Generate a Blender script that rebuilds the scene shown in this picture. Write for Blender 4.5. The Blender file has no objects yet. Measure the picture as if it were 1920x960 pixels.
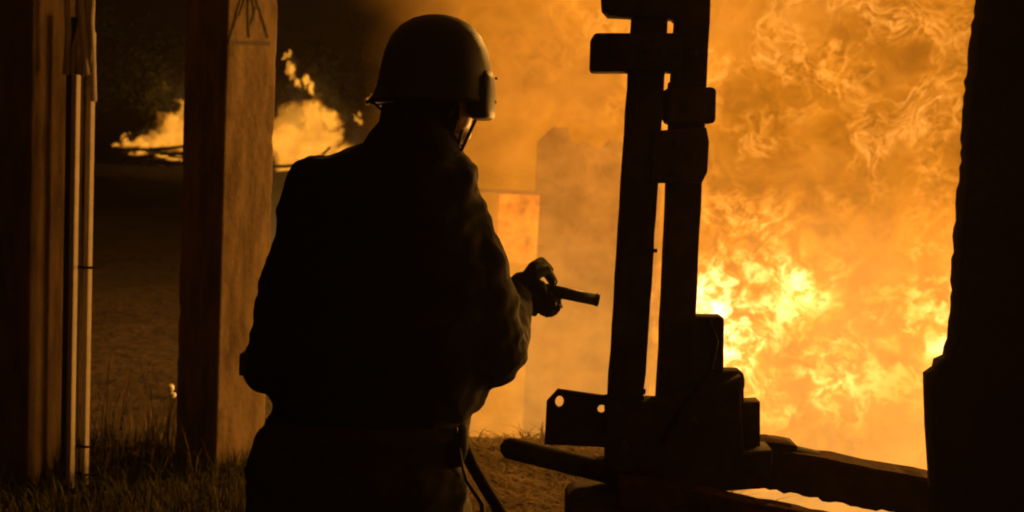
import bpy, bmesh, math, random
from mathutils import Vector, Matrix, noise
from math import radians, sin, cos, pi
random.seed(7)
sc = bpy.context.scene
COL = sc.collection

# ------------------------------------------------------------------ camera
F = 2059.0                      # focal length in photo pixels (1920 wide)
CAM = Vector((0.0, 0.0, 1.48))
ROT = Matrix.Rotation(radians(85.0), 3, 'X') @ Matrix.Rotation(radians(2.9), 3, 'Z')
cd = bpy.data.cameras.new('camera')
cam = bpy.data.objects.new('camera', cd); COL.objects.link(cam)
cam.matrix_world = Matrix.Translation(CAM) @ ROT.to_4x4()
cd.sensor_width = 36.0
cd.lens = F / 1920 * 36.0
cd.clip_start = 0.05; cd.clip_end = 2000
cd.dof.use_dof = True; cd.dof.focus_distance = 2.55; cd.dof.aperture_fstop = 5.0
sc.camera = cam

# ------------------------------------------------------------------ night sky, exposure
w = bpy.data.worlds.new('World'); sc.world = w; w.use_nodes = True
nt = w.node_tree; nt.nodes.clear()
wo = nt.nodes.new('ShaderNodeOutputWorld'); bg = nt.nodes.new('ShaderNodeBackground')
sk = nt.nodes.new('ShaderNodeTexSky'); sk.sky_type = 'NISHITA'; sk.sun_disc = False
sk.sun_elevation = radians(-4.0); sk.sun_rotation = radians(40.0)
bg.inputs['Strength'].default_value = 0.05
sm = nt.nodes.new('ShaderNodeMix'); sm.data_type = 'RGBA'; sm.blend_type = 'MULTIPLY'; sm.inputs[0].default_value = 1.0
sm.inputs[7].default_value = (1.0, 0.42, 0.12, 1)       # smoke-laden night air
nt.links.new(sk.outputs[0], sm.inputs[6]); nt.links.new(sm.outputs[2], bg.inputs[0]); nt.links.new(bg.outputs[0], wo.inputs[0])
vs = sc.view_settings
vs.view_transform = 'Standard'; vs.look = 'None'; vs.exposure = 0.0; vs.gamma = 1.0; vs.use_curve_mapping = False
cy = sc.cycles
cy.use_denoising = True
cy.adaptive_threshold = 0.03; cy.use_light_tree = False
cy.max_bounces = 4; cy.diffuse_bounces = 2; cy.glossy_bounces = 2; cy.transparent_max_bounces = 48
cy.volume_bounces = 0
cy.sample_clamp_indirect = 4.0
cy.filter_width = 2.0

# ------------------------------------------------------------------ helpers
def ray(px, py):
    return ROT @ Vector(((px - 960) / F, (480 - py) / F, -1.0))
def P(px, py, Y):                       # point of the plane y = Y
    d = ray(px, py); return CAM + d * (Y / d.y)
def G(px, py, z=0.0):                   # point of the ground
    d = ray(px, py); return CAM + d * ((z - CAM.z) / d.z)
def mesh_obj(name, verts, faces, m=None, parent=None, smooth=False, loc=None):
    me = bpy.data.meshes.new(name); me.from_pydata([tuple(v) for v in verts], [], faces); me.update()
    return link(name, me, m, parent, smooth, loc)
def link(name, me, m=None, parent=None, smooth=False, loc=None):
    o = bpy.data.objects.new(name, me); COL.objects.link(o)
    if m is not None:
        me.materials.clear()
        for x in (m if isinstance(m, (list, tuple)) else [m]): me.materials.append(x)
    if smooth:
        for p in me.polygons: p.use_smooth = True
    if parent is not None:
        o.parent = parent
        base = Vector(parent.location)
        if parent.parent is not None: base = base + Vector(parent.parent.location)
        if base.length > 0: me.transform(Matrix.Translation(-base))
    if loc is not None:                 # the mesh is in world space: move its origin to loc
        me.transform(Matrix.Translation(-Vector(loc))); o.location = loc
    return o
def empty(name, loc, label, cat, group=None):
    o = bpy.data.objects.new(name, None); COL.objects.link(o); o.location = loc; o.empty_display_size = 0.1
    return tag(o, label, cat, group)
def tag(o, label=None, cat=None, group=None, kind=None):
    if label: o['label'] = label
    if cat: o['category'] = cat
    if group: o['group'] = group
    if kind or cat: o['kind'] = kind or 'thing'
    return o
def bm_obj(name, bm, m, parent=None, smooth=False, loc=None):
    bmesh.ops.recalc_face_normals(bm, faces=bm.faces)
    me = bpy.data.meshes.new(name); bm.to_mesh(me); bm.free()
    return link(name, me, m, parent, smooth, loc)
def box_bm(cx, cy_, cz, sx, sy, sz, rz=0.0, bev=0.0, rough=0.0, cuts=0, seed=0, cell=0.024):
    bm = bmesh.new(); bmesh.ops.create_cube(bm, size=1.0)
    bmesh.ops.scale(bm, vec=(sx, sy, sz), verts=bm.verts)
    if bev: bmesh.ops.bevel(bm, geom=bm.edges[:], offset=bev, segments=2, affect='EDGES', profile=0.6)
    if cuts:
        n = cuts
        for _ in range(n):
            bmesh.ops.subdivide_edges(bm, edges=[e for e in bm.edges if e.calc_length() > cell], cuts=1, use_grid_fill=True)
        bmesh.ops.triangulate(bm, faces=[f for f in bm.faces if len(f.verts) > 4])
        for v in bm.verts:
            v.co += Vector(noise.noise_vector(v.co * 9 + Vector((seed, 0, 0)))) * rough * 0.4
            v.co += Vector(noise.noise_vector(v.co * 38 + Vector((seed, 9, 0)))) * rough
            cr = (abs(v.co.x) / sx + abs(v.co.y) / sy - 0.86) / 0.14
            if cr > 0: v.co.x *= 1 - 0.06 * cr * max(0.0, noise.noise(Vector((seed + (v.co.x > 0), v.co.y > 0, v.co.z * 11)))); v.co.y *= 1 - 0.06 * cr * max(0.0, noise.noise(Vector((seed + (v.co.x > 0), v.co.y > 0, v.co.z * 11))))
    bmesh.ops.rotate(bm, cent=(0, 0, 0), matrix=Matrix.Rotation(rz, 3, 'Z'), verts=bm.verts)
    bmesh.ops.translate(bm, vec=(cx, cy_, cz), verts=bm.verts)
    return bm
def plate(name, pts, Y, depth, m, parent=None, bev=0.003, holes=(), smooth_pts=False):
    """A solid plate: outline in photo pixels taken at its own depth Y, real thickness `depth`."""
    c = bpy.data.curves.new('t', 'CURVE'); c.dimensions = '2D'; c.fill_mode = 'BOTH'
    c.extrude = max(depth / 2 - bev, 0.0005); c.bevel_depth = bev; c.bevel_resolution = 1; c.offset = -bev
    def loop(ps):
        s = c.splines.new('POLY'); s.points.add(len(ps) - 1); s.use_cyclic_u = True
        for k, (x, z) in enumerate(ps): s.points[k].co = (x, z, 0, 1)
    def xz(q): v = P(q[0], q[1], Y); return (v.x, v.z)
    loop([xz(q) for q in pts])
    for (hx, hy, rx, ry) in holes:
        loop([xz((hx + rx * cos(a * pi / 7), hy + ry * sin(a * pi / 7))) for a in range(14)])
    o = bpy.data.objects.new('t', c); COL.objects.link(o)
    me = bpy.data.meshes.new_from_object(o); bpy.data.objects.remove(o); bpy.data.curves.remove(c)
    me.transform(Matrix.Translation((0, Y, 0)) @ Matrix.Rotation(pi / 2, 4, 'X'))
    me.name = name
    return link(name, me, m, parent)
def rrect(x0, y0, x1, y1, r=8, n=3, shear=0.0):
    out = []
    for cx, cy_, a0 in ((x1 - r, y0 + r, -90), (x1 - r, y1 - r, 0), (x0 + r, y1 - r, 90), (x0 + r, y0 + r, 180)):
        for k in range(n + 1):
            a = radians(a0 + 90 * k / n); X = cx + r * cos(a); Yp = cy_ + r * sin(a)
            out.append((X - shear * (Yp - y0), Yp))
    return out
def ragged(pts, amp, step=14, seed=0):
    out = []; rnd = random.Random(seed)
    for (a, b), (c, d) in zip(pts, pts[1:]):
        L = math.hypot(c - a, d - b); n = max(1, int(L / step))
        for k in range(n):
            t = k / n; j = 0 if k == 0 else 1
            out.append((a + (c - a) * t + j * rnd.uniform(-amp, amp), b + (d - b) * t + j * rnd.uniform(-amp, amp)))
    out.append(pts[-1]); return out
def tube_bm(bm, pts, rad, n=10, cap=True):
    pts = [Vector(p) for p in pts]
    if not isinstance(rad, (list, tuple)): rad = [rad] * len(pts)
    rings = []; up = None
    for i, p in enumerate(pts):
        t = (pts[min(i + 1, len(pts) - 1)] - pts[max(i - 1, 0)]).normalized()
        if up is None: up = t.orthogonal().normalized()
        up = (up - t * up.dot(t)).normalized(); s = t.cross(up)
        rings.append([bm.verts.new(p + (up * cos(2 * pi * k / n) + s * sin(2 * pi * k / n)) * rad[i]) for k in range(n)])
    for a, b in zip(rings, rings[1:]):
        for k in range(n): bm.faces.new((a[k], a[(k + 1) % n], b[(k + 1) % n], b[k]))
    if cap:
        bm.faces.new(rings[0][::-1]); bm.faces.new(rings[-1])
    return bm
def tube(name, pts, rad, m, parent=None, n=10, loc=None):
    return bm_obj(name, tube_bm(bmesh.new(), pts, rad, n), m, parent, True, loc)
def capsule(bm, pts, rad, n=14):
    """chain of round limbs with rounded ends"""
    pts = [Vector(p) for p in pts]; rad = list(rad)
    P2, R2 = [], []
    d0 = (pts[0] - pts[1]).normalized(); d1 = (pts[-1] - pts[-2]).normalized()
    for a in (80, 55, 25): P2.append(pts[0] + d0 * rad[0] * sin(radians(a))); R2.append(rad[0] * cos(radians(a)))
    for i in range(len(pts) - 1):
        for k in range(4):
            t = k / 4; P2.append(pts[i].lerp(pts[i + 1], t)); R2.append(rad[i] * (1 - t) + rad[i + 1] * t)
    P2.append(pts[-1]); R2.append(rad[-1])
    for a in (25, 55, 80): P2.append(pts[-1] + d1 * rad[-1] * sin(radians(a))); R2.append(rad[-1] * cos(radians(a)))
    return tube_bm(bm, P2, R2, n)
def loft(bm, rings, n=36, e=2.3, cap=True):
    """rings: (centre, half width along x-ish axis ux, half depth, ux, uy)"""
    R = []
    for c, a, b, ux, uy in rings:
        r = []
        for k in range(n):
            t = 2 * pi * k / n; cx, sy = cos(t), sin(t)
            r.append(bm.verts.new(c + ux * (a * math.copysign(abs(cx) ** (2 / e), cx)) + uy * (b * math.copysign(abs(sy) ** (2 / e), sy))))
        R.append(r)
    for a, b in zip(R, R[1:]):
        for k in range(n): bm.faces.new((a[k], a[(k + 1) % n], b[(k + 1) % n], b[k]))
    if cap: bm.faces.new(R[0][::-1]); bm.faces.new(R[-1])
    return bm
def px_rings(rows, Y, b, dy=0.0):
    out = []
    for i, (py, L, Rr, *rest) in enumerate(rows):
        A, B = P(L, py, Y), P(Rr, py, Y)
        bb = rest[0] if rest else b; off = rest[1] if len(rest) > 1 else dy
        ux = (B - A).normalized(); c = (A + B) / 2 + Vector((0, off, 0))
        out.append((c, (B - A).length / 2, bb, ux, Vector((0, 1, 0))))
    return out
def ball(bm, c, r, sub=3):
    m = Matrix.Translation(Vector(c)) @ Matrix.Diagonal((*((r, r, r) if not isinstance(r, (tuple, list)) else r), 1))
    bmesh.ops.create_icosphere(bm, subdivisions=sub, radius=1.0, matrix=m)
def remeshed(bm, voxel, smooth=2):
    me = bpy.data.meshes.new('t'); bmesh.ops.recalc_face_normals(bm, faces=bm.faces); bm.to_mesh(me); bm.free()
    o = bpy.data.objects.new('t', me); COL.objects.link(o)
    md = o.modifiers.new('r', 'REMESH'); md.mode = 'VOXEL'; md.voxel_size = voxel
    if smooth:
        ms = o.modifiers.new('s', 'SMOOTH'); ms.iterations = smooth; ms.factor = 0.5
    dg = bpy.context.evaluated_depsgraph_get()
    out = bpy.data.meshes.new_from_object(o.evaluated_get(dg))
    bpy.data.objects.remove(o); return out

# ------------------------------------------------------------------ node helper
class S:                                 # a socket with arithmetic
    def __init__(s, t, sock): s.t, s.k = t, sock
    def op(s, o, *args, clamp=False):
        n = s.t.nodes.new('ShaderNodeMath'); n.operation = o; n.use_clamp = clamp
        for i, a in enumerate((s,) + args):
            if isinstance(a, S): s.t.links.new(a.k, n.inputs[i])
            else: n.inputs[i].default_value = a
        return S(s.t, n.outputs[0])
    def __add__(s, o): return s.op('ADD', o)
    def __sub__(s, o): return s.op('SUBTRACT', o)
    def __rsub__(s, o): return (s * -1.0) + o
    def __mul__(s, o): return s.op('MULTIPLY', o)
    def __pow__(s, o): return s.op('POWER', o)
    __radd__ = __add__; __rmul__ = __mul__
    def abs(s): return s.op('ABSOLUTE')
    def max(s, o): return s.op('MAXIMUM', o)
    def min(s, o): return s.op('MINIMUM', o)
    def step(s, a, b):                   # smoothstep a..b -> 0..1
        n = s.t.nodes.new('ShaderNodeMapRange'); n.interpolation_type = 'SMOOTHSTEP'
        s.t.links.new(s.k, n.inputs[0]); n.inputs[1].default_value = a; n.inputs[2].default_value = b
        return S(s.t, n.outputs[0])
class T:                                 # a material being built
    def __init__(s, name):
        s.m = bpy.data.materials.new(name); s.m.use_nodes = True; s.t = s.m.node_tree; s.t.nodes.clear()
        s.out = s.t.nodes.new('ShaderNodeOutputMaterial')
        tc = s.t.nodes.new('ShaderNodeTexCoord'); s.co = S(s.t, tc.outputs['Object'])
    def xyz(s, v):
        n = s.t.nodes.new('ShaderNodeSeparateXYZ'); s.t.links.new(v.k, n.inputs[0]); return [S(s.t, q) for q in n.outputs]
    def mapped(s, scale=(1, 1, 1), loc=(0, 0, 0), v=None):
        n = s.t.nodes.new('ShaderNodeMapping'); s.t.links.new((v or s.co).k, n.inputs[0])
        n.inputs['Scale'].default_value = scale; n.inputs['Location'].default_value = loc; return S(s.t, n.outputs[0])
    def noise(s, v=None, scale=1.0, detail=4.0, rough=0.55, dist=0.0, col=False, kind=None):
        n = s.t.nodes.new('ShaderNodeTexNoise'); s.t.links.new((v or s.co).k, n.inputs['Vector'])
        if kind: n.noise_type = kind
        n.inputs['Scale'].default_value = scale; n.inputs['Detail'].default_value = detail
        n.inputs['Roughness'].default_value = rough; n.inputs['Distortion'].default_value = dist
        return S(s.t, n.outputs['Color' if col else 0])
    def warp(s, v, amt, scale, detail=2.0, seed=0.0):
        c = s.noise(s.mapped(loc=(seed, seed, seed), v=v), scale, detail, col=True)
        n = s.t.nodes.new('ShaderNodeVectorMath'); n.operation = 'MULTIPLY_ADD'
        s.t.links.new(c.k, n.inputs[0]); n.inputs[1].default_value = (amt,) * 3; s.t.links.new(v.k, n.inputs[2])
        n2 = s.t.nodes.new('ShaderNodeVectorMath'); n2.operation = 'SUBTRACT'
        s.t.links.new(n.outputs[0], n2.inputs[0]); n2.inputs[1].default_value = (amt / 2,) * 3
        return S(s.t, n2.outputs[0])
    def rgb(s, r, g, b):
        n = s.t.nodes.new('ShaderNodeCombineColor')
        for i, q in enumerate((r, g, b)):
            if isinstance(q, S): s.t.links.new(q.k, n.inputs[i])
            else: n.inputs[i].default_value = q
        return S(s.t, n.outputs[0])
    def mix(s, f, a, b):
        n = s.t.nodes.new('ShaderNodeMix'); n.data_type = 'RGBA'; s.t.links.new(f.k, n.inputs[0])
        for i, q in ((6, a), (7, b)):
            if isinstance(q, S): s.t.links.new(q.k, n.inputs[i])
            else: n.inputs[i].default_value = (*q, 1)
        return S(s.t, n.outputs[2])
    def bsdf(s, color, rough=0.8, bump=None, bstr=0.3, bdist=0.01, metal=0.0, spec=0.3):
        n = s.t.nodes.new('ShaderNodeBsdfPrincipled')
        if isinstance(color, S): s.t.links.new(color.k, n.inputs['Base Color'])
        else: n.inputs['Base Color'].default_value = (*color, 1)
        if isinstance(rough, S): s.t.links.new(rough.k, n.inputs['Roughness'])
        else: n.inputs['Roughness'].default_value = rough
        n.inputs['Metallic'].default_value = metal; n.inputs['Specular IOR Level'].default_value = spec
        if bump is not None:
            b = s.t.nodes.new('ShaderNodeBump'); b.inputs['Strength'].default_value = bstr; b.inputs['Distance'].default_value = bdist
            s.t.links.new(bump.k, b.inputs['Height']); s.t.links.new(b.outputs[0], n.inputs['Normal'])
        s.t.links.new(n.outputs[0], s.out.inputs[0]); return s.m
    def flame(s, heat, gain=1.0, pg=1.5, cg=0.30, cb=0.03, pb=3.0):        # thin flames and smoke with painted firelight: emits, hides nothing
        h = heat.max(0.0)
        c = s.rgb(h * 0.85, (h ** pg) * cg, (h ** pb) * cb)
        e = s.t.nodes.new('ShaderNodeEmission'); s.t.links.new(c.k, e.inputs[0]); e.inputs[1].default_value = gain
        tr = s.t.nodes.new('ShaderNodeBsdfTransparent'); a = s.t.nodes.new('ShaderNodeAddShader')
        s.t.links.new(e.outputs[0], a.inputs[0]); s.t.links.new(tr.outputs[0], a.inputs[1])
        s.t.links.new(a.outputs[0], s.out.inputs[0]); s.m.cycles.emission_sampling = 'NONE'; return s.m

def plain(name, c0, c1, scale=8.0, rough=0.8, bstr=0.3, bdist=0.01, metal=0.0, stretch=(1, 1, 1), spec=0.3, fine=60.0):
    t = T(name); v = t.mapped(stretch)
    n = t.noise(v, scale, 6, 0.6); f = t.noise(v, fine, 4, 0.6)
    return t.bsdf(t.mix((n * 0.7 + f * 0.3).step(0.3, 0.7), c0, c1), rough, n * 0.5 + f * 0.5, bstr, bdist, metal, spec)
M = {}
M['concrete'] = plain('old_concrete', (0.050, 0.031, 0.014), (0.175, 0.118, 0.058), 6, 0.95, 0.7, 0.0025, spec=0.1, stretch=(2.0, 2.0, 0.45), fine=120)
M['wood'] = plain('weathered_timber', (0.20, 0.13, 0.08), (0.33, 0.23, 0.14), 6, 0.85, 0.6, 0.008, stretch=(4, 4, 0.35))
M['steel'] = plain('grimy_black_steel', (0.035, 0.028, 0.020), (0.085, 0.066, 0.046), 10, 0.9, 0.4, 0.004, spec=0.05)
M['rust'] = plain('rusty_steel', (0.030, 0.015, 0.008), (0.12, 0.055, 0.026), 22, 0.95, 0.7, 0.006, spec=0.05)
M['pipe'] = plain('galvanised_pipe', (0.40, 0.34, 0.28), (0.55, 0.47, 0.39), 12, 0.7, 0.2, 0.002, spec=0.2)
M['cable'] = plain('cable_sheath', (0.34, 0.28, 0.22), (0.46, 0.39, 0.31), 12, 0.6, 0.2, 0.002)
M['rubber'] = plain('black_rubber', (0.007, 0.006, 0.005), (0.016, 0.013, 0.010), 20, 0.9, 0.2, 0.002, spec=0.06)
M['cloth'] = plain('dark_uniform_cloth', (0.008, 0.007, 0.007), (0.018, 0.014, 0.012), 9, 0.95, 0.5, 0.004, spec=0.08, fine=220)
M['trouser'] = plain('dark_trouser_cloth', (0.020, 0.016, 0.012), (0.036, 0.028, 0.020), 9, 0.92, 0.5, 0.004, spec=0.15, fine=220)
M['helmet'] = plain('painted_helmet', (0.012, 0.010, 0.008), (0.022, 0.018, 0.014), 18, 0.6, 0.3, 0.002, spec=0.2)
M['skin'] = plain('skin', (0.36, 0.20, 0.13), (0.44, 0.26, 0.17), 20, 0.55, 0.2, 0.002)
M['glove'] = plain('glove_leather', (0.005, 0.004, 0.0035), (0.012, 0.009, 0.007), 30, 0.8, 0.4, 0.002, spec=0.15)
M['gun'] = plain('dark_gunmetal', (0.012, 0.012, 0.012), (0.026, 0.024, 0.022), 20, 0.5, 0.15, 0.001, 0.3, spec=0.3)
M['webbing'] = plain('nylon_webbing', (0.03, 0.026, 0.02), (0.07, 0.06, 0.045), 40, 0.75, 0.3, 0.002)
M['paint'] = plain('black_paint_strokes', (0.03, 0.02, 0.014), (0.07, 0.05, 0.03), 40, 0.9, 0.2, 0.002)
M['plaster'] = plain('sooty_plaster', (0.006, 0.0045, 0.003), (0.055, 0.042, 0.028), 2.2, 0.95, 0.7, 0.03, fine=9)
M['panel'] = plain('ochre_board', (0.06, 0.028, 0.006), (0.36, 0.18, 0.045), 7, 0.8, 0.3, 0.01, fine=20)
M['black'] = plain('sooty_wall', (0.022, 0.017, 0.014), (0.05, 0.038, 0.03), 4, 0.95, 0.6, 0.02)
M['white_cap'] = plain('white_plastic', (0.7, 0.68, 0.6), (0.8, 0.78, 0.7), 20, 0.4, 0.1, 0.001)
M['bark'] = plain('bark', (0.05, 0.035, 0.025), (0.10, 0.07, 0.05), 12, 0.95, 0.8, 0.02, stretch=(3, 3, 0.5))
M['leaf'] = plain('leaves', (0.035, 0.045, 0.02), (0.08, 0.085, 0.035), 2, 0.8, 0.1, 0.002)
M['grass'] = plain('grass_blades', (0.022, 0.028, 0.008), (0.06, 0.055, 0.018), 3, 0.9, 0.1, 0.002, spec=0.05)
M['straw'] = plain('dry_straw', (0.05, 0.032, 0.014), (0.17, 0.115, 0.05), 5, 0.9, 0.1, 0.002, spec=0.05)
M['char'] = plain('charred_timber', (0.012, 0.009, 0.007), (0.04, 0.025, 0.016), 8, 0.95, 0.6, 0.02)

# ------------------------------------------------------------------ ground
t = T('earth')
n1 = t.noise(scale=0.35, detail=8, rough=0.65); n2 = t.noise(scale=7, detail=6, rough=0.65)
M['earth'] = t.bsdf(t.mix((n1 * 0.5 + n2 * 0.5).step(0.36, 0.64), (0.020, 0.013, 0.008), (0.085, 0.055, 0.030)), 0.95, n2 + n1 * 2.0, 0.9, 0.06)
def ground_z(x, y):
    if y < 0 or y > 140 or abs(x) > 80: return 0.0
    a = min(1.0, max(0.0, (y - 7.0) / 6.0))
    rx = min(1.0, max(0.0, (x - 0.55) / 0.5)); crest = 5.75 - 1.25 * rx + 0.08 * noise.noise(Vector((x * 1.5, 7, 0)))
    dr = min(1.0, max(0.0, (y - crest) / 1.6)) * min(1.0, max(0.0, (x + 1.35 + 0.0 * y) / 0.7)) * (1.0 - min(1.0, max(0.0, (y - 40) / 20)))
    dr = dr * dr * (3 - 2 * dr) * 2.6
    if y > crest: a *= 1.0
    return -dr + 0.03 * noise.noise(Vector((x * 0.9, y * 0.9, 0))) + a * 0.16 * noise.noise(Vector((x * 0.25, y * 0.18, 3))) + min(1.0, max(0.0, (y - 14) / 20)) * 0.55 * max(-0.3, noise.fractal(Vector((x * 0.22, y * 0.10, 5)), 0.7, 2.0, 4))
vs_, fs_ = [], []
xs = [-260, -120, -80] + [-40 + 36 * k / 36 for k in range(36)] + [-4 + 8 * k / 64 for k in range(65)] + [5 + k for k in range(36)] + [80, 120, 260]
ys = [-120, -60, -12, -3] + [-2 + 16 * k / 120 for k in range(121)] + [14 + 1.18 ** k for k in range(1, 28)] + [200, 260, 330]
for y in ys:
    for x in xs: vs_.append((x, y, ground_z(x, y)))
nx = len(xs)
for j in range(len(ys) - 1):
    for i in range(nx - 1): fs_.append((j * nx + i, j * nx + i + 1, (j + 1) * nx + i + 1, (j + 1) * nx + i))
tag(mesh_obj('ground', vs_, fs_, M['earth'], smooth=True), kind='structure')

# ------------------------------------------------------------------ the great fire and its glowing smoke
FB = Vector((3.2, 9.0, 0.0))
fire = empty('fireball', FB, 'huge rolling orange fireball with self-glowing smoke filling the opening to the right of the steel rack', 'fire')
def sheet(name, x0, x1, z0, z1, Y, amp, freq, m, nxs=150, nzs=110, seed=0.0, lean=0.0, parent=None):
    v, f = [], []
    for j in range(nzs + 1):
        for i in range(nxs + 1):
            x = x0 + (x1 - x0) * i / nxs; z = z0 + (z1 - z0) * j / nzs
            q = Vector((x * freq, seed, z * freq))
            d = noise.fractal(q, 0.9, 2.1, 4) * amp + lean * (z - z0)
            e = noise.noise_vector(q * 1.7 + Vector((5, 5, 5))) * amp * 0.3
            v.append((x + e.x, Y + d, z + e.z))
    for j in range(nzs):
        for i in range(nxs):
            a = j * (nxs + 1) + i; f.append((a, a + 1, a + nxs + 2, a + nxs + 1))
    return mesh_obj(name, v, f, m, parent or fire, smooth=True)
def loc(px, py, Y, base=None): return P(px, py, Y) - (base or FB)
def blob(t, X, Z, px, py, Y, rx, rz, p=2.0, base=None):   # soft round region, sizes in photo pixels
    c = loc(px, py, Y, base); k = Y / F
    dx = (X - c.x) * (1 / (rx * k)); dz = (Z - c.z) * (1 / (rz * k))
    return ((dx * dx + dz * dz) * -1.0).op('EXPONENT') if p == 2.0 else ((dx * dx + dz * dz) ** (p / 2) * -1.0).op('EXPONENT')

# back of the fire: gas and smoke, firelight painted as smooth emission
t = T('fire_smoke_glow'); Y = 14.0
v = t.warp(t.co, 2.2, 0.45, 2, 1.0); X, _, Z = t.xyz(v)
n = t.noise(v, 0.55, 4, 0.55); fine = t.noise(v, 2.2, 4, 0.6)
cL = loc(850, 60, Y); edge = X.step(cL.x - 1.1, cL.x + 0.9)
h = edge * (0.30 + (n - 0.5) * 0.75 + (fine - 0.5) * 0.3)
fade = 1.0 - Z.step(6.0, 10.0)
g0 = t.flame(h * fade * (1.0 - X.step(7.0, 11.0)), pg=1.08, cg=0.27)
sheet('flame_smoke_sheet', -3.4, 15.0, -2.7, 10.5, 14.0, 1.0, 0.35, g0, 90, 60, 1.0)
# smoke in front of the hut, its firelight painted in as emission
t = T('smoke_glow_veil'); Y = 10.2
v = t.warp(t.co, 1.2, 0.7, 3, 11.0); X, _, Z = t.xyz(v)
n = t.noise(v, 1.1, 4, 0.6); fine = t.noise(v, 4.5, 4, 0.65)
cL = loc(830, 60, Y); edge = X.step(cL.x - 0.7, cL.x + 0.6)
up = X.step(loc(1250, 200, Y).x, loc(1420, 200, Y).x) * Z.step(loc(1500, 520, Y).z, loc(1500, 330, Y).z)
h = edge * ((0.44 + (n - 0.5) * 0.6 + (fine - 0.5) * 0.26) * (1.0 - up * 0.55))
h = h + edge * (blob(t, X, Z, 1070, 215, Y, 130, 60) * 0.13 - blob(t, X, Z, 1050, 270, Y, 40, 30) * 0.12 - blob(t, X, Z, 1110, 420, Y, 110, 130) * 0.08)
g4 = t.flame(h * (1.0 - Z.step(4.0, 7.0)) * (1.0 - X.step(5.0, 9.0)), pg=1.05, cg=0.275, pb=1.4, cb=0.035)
sheet('flame_smoke_sheet', -2.6, 12.0, -2.7, 7.2, 10.2, 0.6, 0.5, g4, 100, 70, 6.0)

# rolling filaments in the upper right
t = T('flame_filaments'); Y = 11.0
v = t.warp(t.warp(t.co, 0.8, 1.2, 2, 2.0), 0.22, 6.5, 3, 7.0); X, _, Z = t.xyz(v)
r1 = (1.0 - (t.noise(v, 3.8, 3, 0.5) - 0.5).abs() * 10.0).max(0.0) ** 1.6
r2 = (1.0 - (t.noise(t.mapped(loc=(7, 3, 1), v=v), 8.5, 3, 0.55) - 0.5).abs() * 8.0).max(0.0) ** 1.6
r3 = t.noise(t.mapped(loc=(2, 8, 4), v=v), 1.4, 3, 0.5).step(0.38, 0.62)
big = t.noise(v, 0.9, 5, 0.6)
mask = blob(t, X, Z, 1560, 20, Y, 420, 235) * 1.4 + blob(t, X, Z, 1420, 230, Y, 240, 170) * 0.8 + blob(t, X, Z, 1720, 330, Y, 110, 170) * 0.45
mask = mask.min(1.0)
h = mask * (0.05 + big.step(0.36, 0.66) * 0.30 + r1 * 0.42 * (0.15 + r3) + r2 * 0.34 * (0.1 + r3))
g1 = t.flame(h, pg=1.2, cg=0.33, cb=0.06, pb=2.0)
sheet('flame_smoke_sheet', -0.6, 9.0, -2.7, 6.5, 11.0, 0.8, 0.6, g1, 130, 90, 2.0)

# white-hot clumps low down
t = T('flame_clumps'); Y = 9.0
v = t.warp(t.warp(t.co, 0.45, 1.3, 2, 3.0), 0.14, 6.0, 2, 5.0); X, _, Z = t.xyz(v)
b1 = t.noise(v, 6.0, 5, 0.68); b2 = t.noise(v, 1.9, 4, 0.55)
mask = (blob(t, X, Z, 1360, 540, Y, 100, 120) + blob(t, X, Z, 1480, 600, Y, 160, 140) + blob(t, X, Z, 1520, 710, Y, 160, 95) * 0.8
        + blob(t, X, Z, 1765, 590, Y, 75, 125) + blob(t, X, Z, 1400, 450, Y, 110, 70) * 0.45).min(1.0)
hot = blob(t, X, Z, 1515, 545, Y, 52, 42) + blob(t, X, Z, 1355, 650, Y, 50, 75) + blob(t, X, Z, 1335, 570, Y, 36, 60) * 0.9 + blob(t, X, Z, 1765, 655, Y, 38, 44) * 0.8
h = mask * (b1.step(0.40, 0.62) * b2.step(0.32, 0.56) * 1.25 + b2.step(0.4, 0.7) * 0.15) + hot * (0.2 + b1.step(0.3, 0.6)) * 1.15
g2 = t.flame(h, pg=1.4, cg=0.46, cb=0.10, pb=2.2)
sheet('flame_smoke_sheet', 0.4, 6.0, -2.6, 4.2, 9.0, 0.5, 0.8, g2, 110, 80, 3.0)

# low flame gas and smoke over the hollow, firelight put into emission
t = T('low_fire_smoke_glow'); Y = 8.0
v = t.warp(t.co, 0.9, 0.8, 2, 8.0); X, _, Z = t.xyz(v)
b = t.noise(v, 1.5, 4, 0.6)
zl = loc(1200, 415, Y).z
low = 1.0 - Z.step(zl - 1.3, zl + 0.9)
cl = loc(425, 800, Y)
right = X.step(loc(1100, 600, Y).x, loc(1500, 600, Y).x)
h = low * X.step(cl.x - 0.5, cl.x + 0.6) * (0.25 + right * 0.25 + (b - 0.5) * 0.36) * (1.0 - X.step(3.0, 6.0))
g3 = t.flame(h, pg=1.1, cg=0.46, cb=0.10, pb=1.2)
sheet('flame_smoke_sheet', -2.4, 9.0, -2.5, 2.2, 8.0, 0.35, 0.8, g3, 120, 50, 4.0)
# the flank of the fire on the right, behind the wall
t = T('flame_flank')
v = t.warp(t.co, 0.7, 1.0, 3, 8.0); X, _, Z = t.xyz(v)
b = t.noise(v, 2.0, 6, 0.65)
h = (0.45 + b.step(0.35, 0.65) * 0.8) * X.step(0.9, 1.8) * (1.0 - X.step(3.6, 5.0)) * (1.0 - Z.step(1.6, 3.6))
sheet('flame_smoke_sheet', 3.8, 8.4, -2.5, 4.0, 6.4, 0.5, 0.8, t.flame(h), 60, 50, 5.0)
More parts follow.
